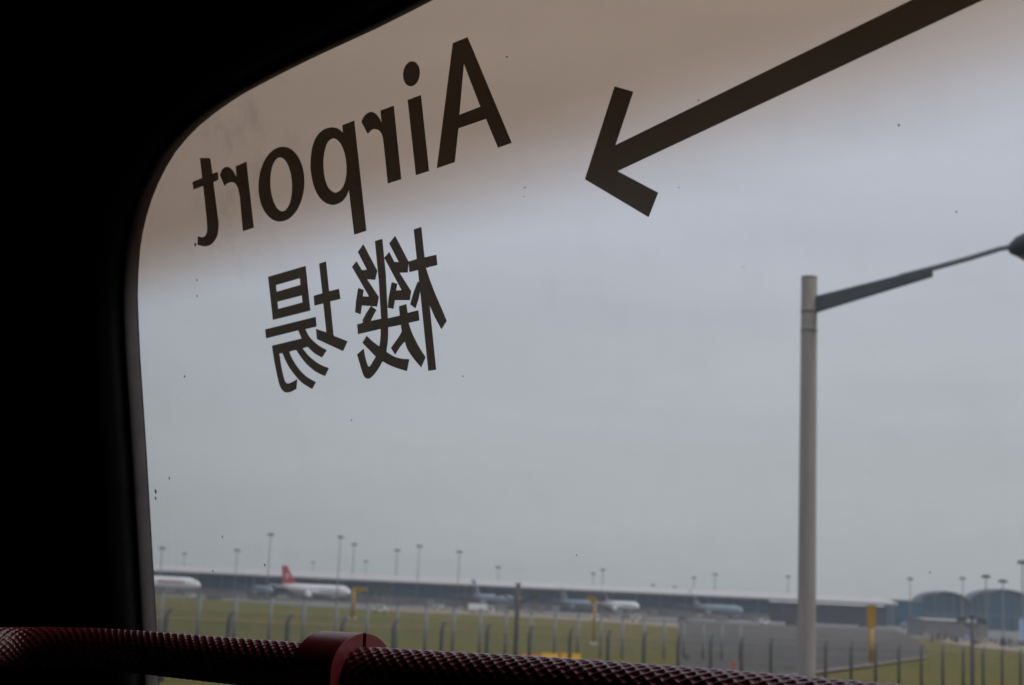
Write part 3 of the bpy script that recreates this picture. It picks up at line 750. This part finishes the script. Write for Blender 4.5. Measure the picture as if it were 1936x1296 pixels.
# glass with a brown shade band along the top
def pane_mat():
    m = bpy.data.materials.new('tinted_window_glass'); m.use_nodes = True; t = m.node_tree; t.nodes.clear()
    nn = t.nodes.new; lk = t.links.new
    p1 = loc2(300, 520); p2 = loc2(1500, 205); d = Vector((p2[0]-p1[0], p2[1]-p1[1])).normalized(); nrm = (-d.y, d.x)
    c = p1[0]*nrm[0]+p1[1]*nrm[1]
    tc = nn('ShaderNodeTexCoord'); sp = nn('ShaderNodeSeparateXYZ'); lk(tc.outputs['Object'], sp.inputs[0])
    def mt(op, a_, b_, c_=None):
        n = nn('ShaderNodeMath'); n.operation = op
        for i, v in enumerate((a_, b_, c_)):
            if v is None: continue
            if isinstance(v, (int, float)): n.inputs[i].default_value = v
            else: lk(v, n.inputs[i])
        return n.outputs[0]
    dist = mt('ADD', mt('MULTIPLY', sp.outputs[0], nrm[0]), mt('MULTIPLY_ADD', sp.outputs[1], nrm[1], -c))
    mr = nn('ShaderNodeMapRange'); mr.interpolation_type = 'SMOOTHSTEP'; lk(dist, mr.inputs[0])
    mr.inputs[1].default_value = -.045; mr.inputs[2].default_value = .055
    mix = nn('ShaderNodeMix'); mix.data_type = 'RGBA'; lk(mr.outputs[0], mix.inputs[0])
    mix.inputs[6].default_value = (.985,.985,.985,1)
    mix.inputs[7].default_value = (.725,.624,.532,1)      # passed twice, once at each face
    tr = nn('ShaderNodeBsdfTransparent'); lk(mix.outputs[2], tr.inputs[0])
    gl = nn('ShaderNodeBsdfGlossy'); gl.inputs['Roughness'].default_value = .02
    fr = nn('ShaderNodeFresnel'); ge_ = nn('ShaderNodeNewGeometry')
    lk(mt('MULTIPLY_ADD', ge_.outputs['Backfacing'], 1/1.33-1.33, 1.33), fr.inputs[0])   # the same reflection at both faces of the thin pane
    m1 = nn('ShaderNodeMixShader'); lk(fr.outputs[0], m1.inputs[0]); lk(tr.outputs[0], m1.inputs[1]); lk(gl.outputs[0], m1.inputs[2])
    # smears of dirt near the upper left corner, and faint everywhere
    nz = nn('ShaderNodeTexNoise'); nz.inputs['Scale'].default_value = 26; nz.inputs['Detail'].default_value = 9; nz.inputs['Roughness'].default_value = .72
    mp = nn('ShaderNodeMapping'); mp.inputs['Rotation'].default_value = (0, 0, R(-35)); mp.inputs['Scale'].default_value = (1, .8, 1)
    lk(tc.outputs['Object'], mp.inputs[0]); lk(mp.outputs[0], nz.inputs['Vector'])
    r2 = nn('ShaderNodeMapRange'); lk(nz.outputs[0], r2.inputs[0]); r2.inputs[1].default_value = .5; r2.inputs[2].default_value = .78
    # distance to the corner edge line
    q = loc2(430, 255); vd = nn('ShaderNodeVectorMath'); vd.operation = 'DISTANCE'; lk(tc.outputs['Object'], vd.inputs[0]); vd.inputs[1].default_value = (q[0], q[1], 0)
    r3 = nn('ShaderNodeMapRange'); r3.interpolation_type = 'SMOOTHSTEP'; lk(vd.outputs['Value'], r3.inputs[0]); r3.inputs[1].default_value = .03; r3.inputs[2].default_value = .19; r3.inputs[3].default_value = .2; r3.inputs[4].default_value = .02
    k = mt('MULTIPLY', r2.outputs[0], r3.outputs[0])
    df = nn('ShaderNodeBsdfDiffuse'); df.inputs[0].default_value = (.035,.03,.028,1)
    m2 = nn('ShaderNodeMixShader'); lk(k, m2.inputs[0]); lk(m1.outputs[0], m2.inputs[1]); lk(df.outputs[0], m2.inputs[2])
    o = nn('ShaderNodeOutputMaterial'); lk(m2.outputs[0], o.inputs[0]); return m
pane = MB().prism([offs(outline, .003)], -.0055, -.0005).build('window_pane', pane_mat(), win)

# lettering film on the outside of the glass
def film():
    m = bpy.data.materials.new('dark_lettering_film'); m.use_nodes = True; t = m.node_tree; t.nodes.clear(); nn = t.nodes.new
    tr = nn('ShaderNodeBsdfTransparent'); tr.inputs[0].default_value = (.265,.235,.20,1)
    df = nn('ShaderNodeBsdfDiffuse'); df.inputs[0].default_value = (.02,.016,.014,1)
    n = nn('ShaderNodeTexNoise'); n.inputs['Scale'].default_value = 40
    tc = nn('ShaderNodeTexCoord'); t.links.new(tc.outputs['Object'], n.inputs['Vector'])
    mm = nn('ShaderNodeMath'); mm.operation = 'MULTIPLY_ADD'; mm.inputs[1].default_value = .1; mm.inputs[2].default_value = .03; t.links.new(n.outputs[0], mm.inputs[0])
    mi = nn('ShaderNodeMixShader'); t.links.new(mm.outputs[0], mi.inputs[0])
    t.links.new(tr.outputs[0], mi.inputs[1]); t.links.new(df.outputs[0], mi.inputs[2])
    o = nn('ShaderNodeOutputMaterial'); t.links.new(mi.outputs[0], o.inputs[0]); return m
m_film = film()
def glyph(name, polys, ox, oy, k, label):
    m = MB()
    for loops in polys:
        m.prism([[loc2(ox+x/k, oy+y/k, -.0059) for x, y in lp_] for lp_ in loops], -.0063, -.0059)
    o = m.build(name, m_film, pane); o['label'] = label; return o
Z7 = (340, 50, 2.88); Z8 = (480, 400, 3.41); Z4 = (1060, 0, 2.21)
def ell(cx, cy, rx, ry, sk, n=48): return [(cx+rx*math.cos(2*math.pi*i/n)+sk*math.sin(2*math.pi*i/n), cy-ry*math.sin(2*math.pi*i/n)) for i in range(n)]
def spl(pts, n=4):
    """Catmull-Rom through a closed outline; points marked with a third value stay sharp corners"""
    out = []; N_ = len(pts)
    for i in range(N_):
        p0, p1, p2, p3 = pts[i-1], pts[i], pts[(i+1) % N_], pts[(i+2) % N_]
        s1 = len(p1) > 2; s2 = len(p2) > 2
        out.append((p1[0], p1[1]))
        if s1 and s2: continue
        m1 = ((p2[0]-p0[0])/2, (p2[1]-p0[1])/2) if not s1 else ((p2[0]-p1[0])*.9, (p2[1]-p1[1])*.9)
        m2 = ((p3[0]-p1[0])/2, (p3[1]-p1[1])/2) if not s2 else ((p2[0]-p1[0])*.9, (p2[1]-p1[1])*.9)
        for j in range(1, n):
            t = j/n; h1 = 2*t**3-3*t**2+1; h2 = t**3-2*t**2+t; h3 = -2*t**3+3*t**2; h4 = t**3-t**2
            out.append((h1*p1[0]+h2*m1[0]+h3*p2[0]+h4*m2[0], h1*p1[1]+h2*m1[1]+h3*p2[1]+h4*m2[1]))
    return out
c = 1
glyph('letter', [[[(1486,92),(1565,60),(1805,635),(1732,661),(1667,504),(1515,556),(1495,740),(1399,773)], [(1545,201),(1636,438),(1520,483)]]], *Z7, 'mirrored capital letter A')
glyph('letter', [[ell(1260,259,44.5,68,4)], [[(1240,401),(1311,375),(1355,788),(1285,811)]]], *Z7, 'mirrored letter i')
glyph('letter', [[spl([(1092,459,c),(1163,433,c),(1204,833,c),(1132,856,c),(1110,640,c),(1102,595),(1085,568),(1062,560),(1042,565),(1022,585,c),(988,521,c),(1003,490),(1025,471),(1045,467),(1065,477),(1083,499),(1099,530,c)])]], *Z7, 'mirrored letter r beside the i')
glyph('letter', [[spl([(884,539,c),(948,514,c),(1014,1114,c),(949,1135,c),(920,888,c),(905,925),(880,955),(850,970),(828,973),(790,960),(755,925),(728,865),(713,790),(712,725),(722,655),(745,600),(780,565),(820,551),(850,554),(870,564),(888,582,c)]),
                  spl([(835,611),(858,620),(880,648),(897,692),(906,745),(907,800),(898,850),(880,887),(850,906),(825,898),(802,870),(786,820),(780,755),(783,700),(795,650),(812,622)])]], *Z7, 'mirrored letter p')
glyph('letter', [[ell(552,860,124,204,8), ell(551,861,60,147,-6)]], *Z7, 'mirrored letter o')
glyph('letter', [[spl([(304,763,c),(361,738,c),(401,1097,c),(343,1116,c),(326,930,c),(317,885),(302,857),(281,849),(258,855),(243,870,c),(218,810,c),(230,780),(250,767),(268,769),(290,790),(309,826,c)])]], *Z7, 'mirrored letter r beside the t')
glyph('letter', [[spl([(109,717,c),(164,718,c),(176,803,c),(205,793,c),(209,835,c),(181,850,c),(203,1020,c),(209,1075),(206,1125),(190,1165),(165,1190),(135,1199),(95,1190,c),(98,1144,c),(125,1149),(143,1133),(149,1100),(145,1040,c),(127,869,c),(74,889,c),(68,848,c),(121,826,c)])]], *Z7, 'mirrored letter t')
def s_(pts, curved): # mark all as corners except listed indices
    return spl([p if i in curved else (p[0], p[1], 1) for i, p in enumerate(pts)])
ri = [[(91,422),(332,352),(362,640),(122,700)], [(140,476),(296,431),(300,474),(145,519)], [(150,583),(308,542),(313,587),(155,630)]]
wu = [(72,761),(397,680),(402,743),(330,760),(350,800),(380,835),(420,868),(468,895),(438,942),(390,915),(345,873),(313,884),(350,930),(400,972),(440,995),(482,1011),(457,1062),(400,1035),(340,985),(300,935),(272,893),(226,905),(245,950),(280,1005),(330,1060),(398,1102),(374,1146),(310,1105),(255,1045),(215,985),(183,914),(162,918),(175,1000),(188,1060),(200,1098),(217,1110),(245,1101),(278,1082),(272,1145),(240,1162),(210,1168),(185,1155),(165,1120),(148,1050),(130,960),(116,866),(307,820),(285,767),(78,819)]
wuc = {4,5,6,9,12,13,14,17,18,19,22,23,24,27,28,29,32,33,34,35,36,39,40,41,42,43,44}
tu = [(420,337),(463,323),(483,515),(547,500),(556,565),(490,581),(512,802),(602,838),(573,901),(406,824),(400,758),(467,781),(447,594),(390,608),(385,545),(441,528)]
glyph('chinese_character', [ri, [s_(wu, wuc)], [tu]], *Z8, 'mirrored Chinese character for field, the left one')
mu = [(1030,117),(1077,101),(1098,297),(1174,280),(1181,346),(1107,365),(1135,450),(1170,540),(1205,620),(1241,707),(1208,759),(1165,680),(1130,600),(1173,1021),(1124,1029),(1071,510),(1058,570),(1040,625),(1007,600),(1030,520),(1056,453),(1065,458),(1058,378),(1002,392),(996,324),(1050,307)]
ge = [(780,191),(826,178),(848,400),(862,690),(940,672),(935,612),(981,598),(989,655),(1058,638),(1065,704),(995,720),(1020,790),(1060,870),(1105,941),(1077,1005),(1030,950),(990,890),(972,838),(940,875),(910,923),(883,880),(930,815),(953,775),(947,732),(864,748),(862,830),(852,905),(900,935),(950,950),(1000,953),(985,1030),(925,1012),(870,990),(828,966),(800,1015),(770,1055),(740,1079),(715,1070),(700,1040),(683,985),(665,923),(706,886),(716,940),(727,980),(740,1002),(757,985),(785,937),(740,890),(699,848),(726,803),(765,840),(808,872),(816,815),(817,758),(671,792),(665,729),(703,718),(700,702),(725,655),(754,611),(788,636),(770,668),(752,706),(820,692),(805,450)]
gec = {11,12,15,16,18,21,25,27,28,31,32,34,35,36,37,38,39,42,43,44,45,47,50,52,58,61}
yl = [(670,262),(704,213),(794,384),(780,442),(728,438),(803,552),(793,614),(695,607),(686,663),(652,651),(658,580),(672,494),(706,507),(700,548),(742,549),(632,358),(660,323),(695,380),(728,376)]
yr = [(872,207),(909,159),(995,324),(990,395),(937,396),(1012,515),(1003,573),(907,573),(898,629),(862,621),(868,560),(888,457),(922,467),(915,510),(952,508),(840,300),(871,263),(903,325),(934,328)]
glyph('chinese_character', [[s_(mu, {16,19})], [s_(ge, gec)], [yl], [yr]], *Z8, 'mirrored Chinese character for machine, the right one')
ar = [(225,362),(302,384),(227,608),(1467,0),(2467,-490),(2787,-478),(1765,0),(236,716),(406,806),(366,908),(101,750)]
glyph('arrow', [[ar]], *Z4, 'dark arrow pointing down left across the glass')
# dust specks
sk = MB()
specs = [(1699,237,3.2),(1808,401,2.6),(958,108,2),(369,463,3),(294,930,3),(294,943,2.2),(320,905,2),(372,560,1.6),(372,530,1.4),(1320,190,2),(992,355,1.5),(990,372,1.2),(664,795,1.5),(349,712,1.8),(875,712,1.6),(1405,505,1.2),(1283,355,1.5),(1758,1083,2),(1090,1050,1.5),(500,1068,1.8),(420,1015,1.5),(402,1080,1.6)]
for i in range(8): specs.append((random.uniform(270,1900), random.uniform(60,1150), random.uniform(.35,.8)))
for x, y, r_ in specs:
    a_ = loc2(x, y); b_ = loc2(x+r_, y); rr = abs(b_[0]-a_[0])*.62
    n = 7; ph = random.random()*6
    sk.prism([[(a_[0]+rr*random.uniform(.6,1.1)*math.cos(ph+2*math.pi*j/n), a_[1]+rr*random.uniform(.6,1.1)*math.sin(ph+2*math.pi*j/n)) for j in range(n)]], -.00035, .0)
o = sk.build('dirt_specks', mat('dust', (.10,.095,.09), .9, scale=40), pane); tag(o, kind='stuff')

# ------------------------------------------------------------------ bus interior shell, closed without its other windows to keep it dark
ins = Vector((lz.x, lz.y, 0)).normalized()        # horizontally into the cabin
def W(x, y, z): return O + lx*x + ly*y + lz*z
x0, x1 = outline[0][0]-.0, XR+.45
x0 = min(p[0] for p in outline)-.55
y0, y1 = -1.5, max(p[1] for p in outline)+.30
fw = MB()
hole = offs(outline, .031)
rect = [(x0,y0),(x1,y0),(x1,y1),(x0,y1)]
hc_ = (sum(p[0] for p in hole)/len(hole), sum(p[1] for p in hole)/len(hole))
outer = []
for p in hole:                                    # each point of the opening joined to the rectangle's edge
    dx, dy = p[0]-hc_[0], p[1]-hc_[1]
    kx = ((x1 if dx > 0 else x0)-hc_[0])/dx if abs(dx) > 1e-6 else 1e9
    ky = ((y1 if dy > 0 else y0)-hc_[1])/dy if abs(dy) > 1e-6 else 1e9
    k = min(kx, ky); outer.append((hc_[0]+dx*k, hc_[1]+dy*k))
for (rx, ry) in rect:                             # square the corners
    i = min(range(len(outer)), key=lambda i: (outer[i][0]-rx)**2+(outer[i][1]-ry)**2); outer[i] = (rx, ry)
nh = len(hole)
vs = [(p[0], p[1], z) for z in (.038, -.02) for lp_ in (hole, outer) for p in lp_]; fs = []
for i in range(nh):
    j = (i+1) % nh
    fs += [(i, j, nh+j, nh+i), (2*nh+i, 3*nh+i, 3*nh+j, 2*nh+j), (i, 2*nh+i, 2*nh+j, j), (nh+i, nh+j, 3*nh+j, 3*nh+i)]
fw.add(vs, fs)
ob = fw.build('bus_front_wall', m_busblack); ob.matrix_world = MW; tag(ob, 'black lining round the window', None, None, 'structure')
def box6(name, a, b, label, th=.03):
    """slab from edge a-b of the front wall, going into the cabin"""
    A, B = W(*a, .0381), W(*b, .0381); D = ins*2.4
    e_ = (B-A).normalized(); nrm = e_.cross(ins).normalized()*th
    q = [A, B, B+D, A+D]; vs = [tuple(p) for p in q]+[tuple(p-nrm) for p in q]
    return tag(MB().add(vs, [(0,1,2,3),(7,6,5,4),(0,4,5,1),(1,5,6,2),(2,6,7,3),(3,7,4,0)]).build(name, m_busblack), label, None, None, 'structure')
e9 = .0
box6('bus_floor', (x0,y0), (x1,y0), 'dark cabin floor')
box6('bus_ceiling', (x1,y1), (x0,y1), 'dark cabin ceiling')
box6('bus_side_wall', (x0,y1-.002), (x0,y0+.002), 'dark cabin side wall left of the window')
box6('bus_side_wall', (x1,y0+.002), (x1,y1-.002), 'dark cabin side wall right of the window')
q = [W(x0-.03,y0-.03,.0381)+ins*2.403, W(x1+.03,y0-.03,.0381)+ins*2.403, W(x1+.03,y1+.03,.0381)+ins*2.403, W(x0-.03,y1+.03,.0381)+ins*2.403]  # unseen wall added to close the cabin, so no light enters from behind
tag(MB().add([tuple(p) for p in q]+[tuple(p+ins*.03) for p in q], [(0,1,2,3),(7,6,5,4),(0,4,5,1),(1,5,6,2),(2,6,7,3),(3,7,4,0)]).build('bus_closing_wall', m_busblack), 'dark blank wall added behind the cabin to shut out light', None, None, 'structure')

# ------------------------------------------------------------------ knurled handrail
def Zr(x):
    if x >= 200: return 1.25*2062/(x+1700)
    z200 = 1.25*2062/1900.
    return z200 + .00071*(200-x) - 2.5e-6*(200-x)**2
ctl = []
RAD = .0180
tops = {-420:1206,-250:1194,-120:1189,0:1187,100:1187.5,200:1190,300:1197,400:1204.5,500:1211.5,600:1218.5,700:1225,800:1231,900:1236.5,1000:1242,1150:1252,1300:1263,1450:1275,1600:1288,1750:1301,1900:1316,2100:1337,2300:1360}
for x, y in tops.items():
    Z = Zr(x); px = F/Z
    ctl.append(P(x, y + RAD*px*1.0, Z))
def crv(pts, per=30):
    out = []
    for i in range(len(pts)-1):
        p0 = pts[max(i-1,0)]; p1 = pts[i]; p2 = pts[i+1]; p3 = pts[min(i+2,len(pts)-1)]
        for j in range(per):
            t = j/per; out.append(.5*((2*p1)+(p2-p0)*t+(2*p0-5*p1+4*p2-p3)*t*t+(3*p1-p0-3*p2+p3)*t**3))
    out.append(pts[-1]); return out
raw = crv(ctl)
# light smoothing, then equal steps
for _ in range(30):
    raw = [raw[0]]+[(raw[i-1]+raw[i]*2+raw[i+1])/4 for i in range(1, len(raw)-1)]+[raw[-1]]
cum = [0]
for i in range(1, len(raw)): cum.append(cum[-1]+(raw[i]-raw[i-1]).length)
LEN = cum[-1]; PITCHK = .0112; NK = 17; step = PITCHK/13; ns = int(LEN/step); NA = NK*11
print('rail length', LEN, 'rings', ns)
def at_len(s):
    import bisect
    i = min(max(bisect.bisect(cum, s)-1, 0), len(raw)-2); f = (s-cum[i])/max(1e-9, cum[i+1]-cum[i]); return raw[i].lerp(raw[i+1], max(0, min(1, f)))
import numpy as np
S = np.arange(ns+1)*step
C = np.array([tuple(at_len(s)) for s in S]); T = np.gradient(C, axis=0); T /= np.linalg.norm(T, axis=1)[:,None]
UPW = np.array([0,0,1.0]); B = np.cross(T, UPW); B /= np.linalg.norm(B, axis=1)[:,None]; Nn = np.cross(B, T)
th = np.arange(NA)*2*np.pi/NA
p1 = NK*th[None,:]/(2*np.pi) + S[:,None]/PITCHK; p2 = NK*th[None,:]/(2*np.pi) - S[:,None]/PITCHK
def ridge(p):
    d = np.abs(p-np.round(p)); return np.clip(1-d/.25, 0, 1)**1.0
hgt = 1-np.clip(np.abs(np.sin(np.pi*p1)*np.sin(np.pi*p2))*1.25, 0, 1)**.8   # a net of rounded ridges round diamond dents
rr = RAD - .0012*(1-hgt)
Vv = C[:,None,:] + rr[:,:,None]*(np.cos(th)[None,:,None]*B[:,None,:] + np.sin(th)[None,:,None]*Nn[:,None,:])
ii, jj = np.meshgrid(np.arange(ns), np.arange(NA), indexing='ij')
Fc = np.stack([ii*NA+jj, (ii+1)*NA+jj, (ii+1)*NA+(jj+1)%NA, ii*NA+(jj+1)%NA], -1).reshape(-1,4)
rail = empty('handrail', CAM.lerp(ctl[5], 1.0), 'dark red knurled handrail running across below the window', 'handrail')
org = np.array(tuple(rail.location))
me = bpy.data.meshes.new('rail_tube'); vv = (Vv.reshape(-1,3)-org).astype(np.float32)
me.vertices.add(len(vv)); me.vertices.foreach_set('co', vv.ravel())
me.loops.add(Fc.size); me.loops.foreach_set('vertex_index', Fc.ravel().astype(np.int32))
me.polygons.add(len(Fc)); me.polygons.foreach_set('loop_start', (np.arange(len(Fc))*4).astype(np.int32)); me.polygons.foreach_set('loop_total', np.full(len(Fc), 4, np.int32))
me.polygons.foreach_set('use_smooth', np.ones(len(Fc), bool)); me.update(); me.validate(); me.materials.append(m_rail)
ro = bpy.data.objects.new('rail_tube', me); col.objects.link(ro); ro.parent = rail
# clamp round the rail
def proj(p):
    d = p-CAM; z = d.dot(fwd); return (CX+F*d.dot(rt)/z, CY-F*d.dot(upv)/z)
best = min(range(ns), key=lambda i: abs(proj(Vector(C[i]))[0]-648))
cc = Vector(C[best]); ct = Vector(T[best]); 
cz = Vector((0,0,1)); cb = ct.cross(cz).normalized(); cz = cb.cross(ct).normalized()
cl = bpy.data.objects.new('rail_clamp', None)
MC = Matrix.Translation(cc) @ Matrix((cb, cz, ct)).transposed().to_4x4()   # local x across, y up, z along the rail
hl = .0238
def half(sg, name):
    ro_, ri_ = .0275, .0168; g = .0011
    out = []; inn = []
    for i in range(25):
        an = R(90 - 90*i/24); 
        x = ro_*math.cos(an); y = ro_*math.sin(an)*.985
        out.append((max(x, g), y))
    out += [(ro_, -.03), (ro_*.98, -.06), (g, -.06)]
    for i in range(17):
        an = R(-90+180*i/16); inn.append((max(ri_*math.cos(an), g), ri_*math.sin(an)))
    pts = out+inn; pts = [(sg*x, y) for x, y in pts]
    if sg < 0: pts = pts[::-1]
    o = MB().prism([pts], -hl, hl).build(name, m_clamp, None)
    b = o.modifiers.new('bevel', 'BEVEL'); b.width = .0022; b.segments = 3; b.limit_method = 'ANGLE'; b.angle_limit = R(50)
    o.parent = rail; o.matrix_world = MC
    o.matrix_parent_inverse = Matrix.Identity(4); o.matrix_basis = Matrix.Translation(-Vector(rail.location)) @ MC
    for p in o.data.polygons: p.use_smooth = True
    o.data.set_sharp_from_angle(angle=R(30))
    return o
half(1, 'clamp_half'); half(-1, 'clamp_half')

# ------------------------------------------------------------------ haze
HZ = MB().box(-2600, 2600, -300, 2600, -1, 52).build('haze', None or mat('tmp', (1,1,1)))
hm = bpy.data.materials.new('thin_haze'); hm.use_nodes = True; t = hm.node_tree; t.nodes.clear()
pv = t.nodes.new('ShaderNodeVolumePrincipled'); pv.inputs['Density'].default_value = .00022; pv.inputs['Color'].default_value = (.93,.96,1,1); pv.inputs['Anisotropy'].default_value = .2
oo = t.nodes.new('ShaderNodeOutputMaterial'); t.links.new(pv.outputs[0], oo.inputs['Volume'])
HZ.data.materials.clear(); HZ.data.materials.append(hm); tag(HZ, 'thin pale haze over the airfield', None, None, 'stuff')
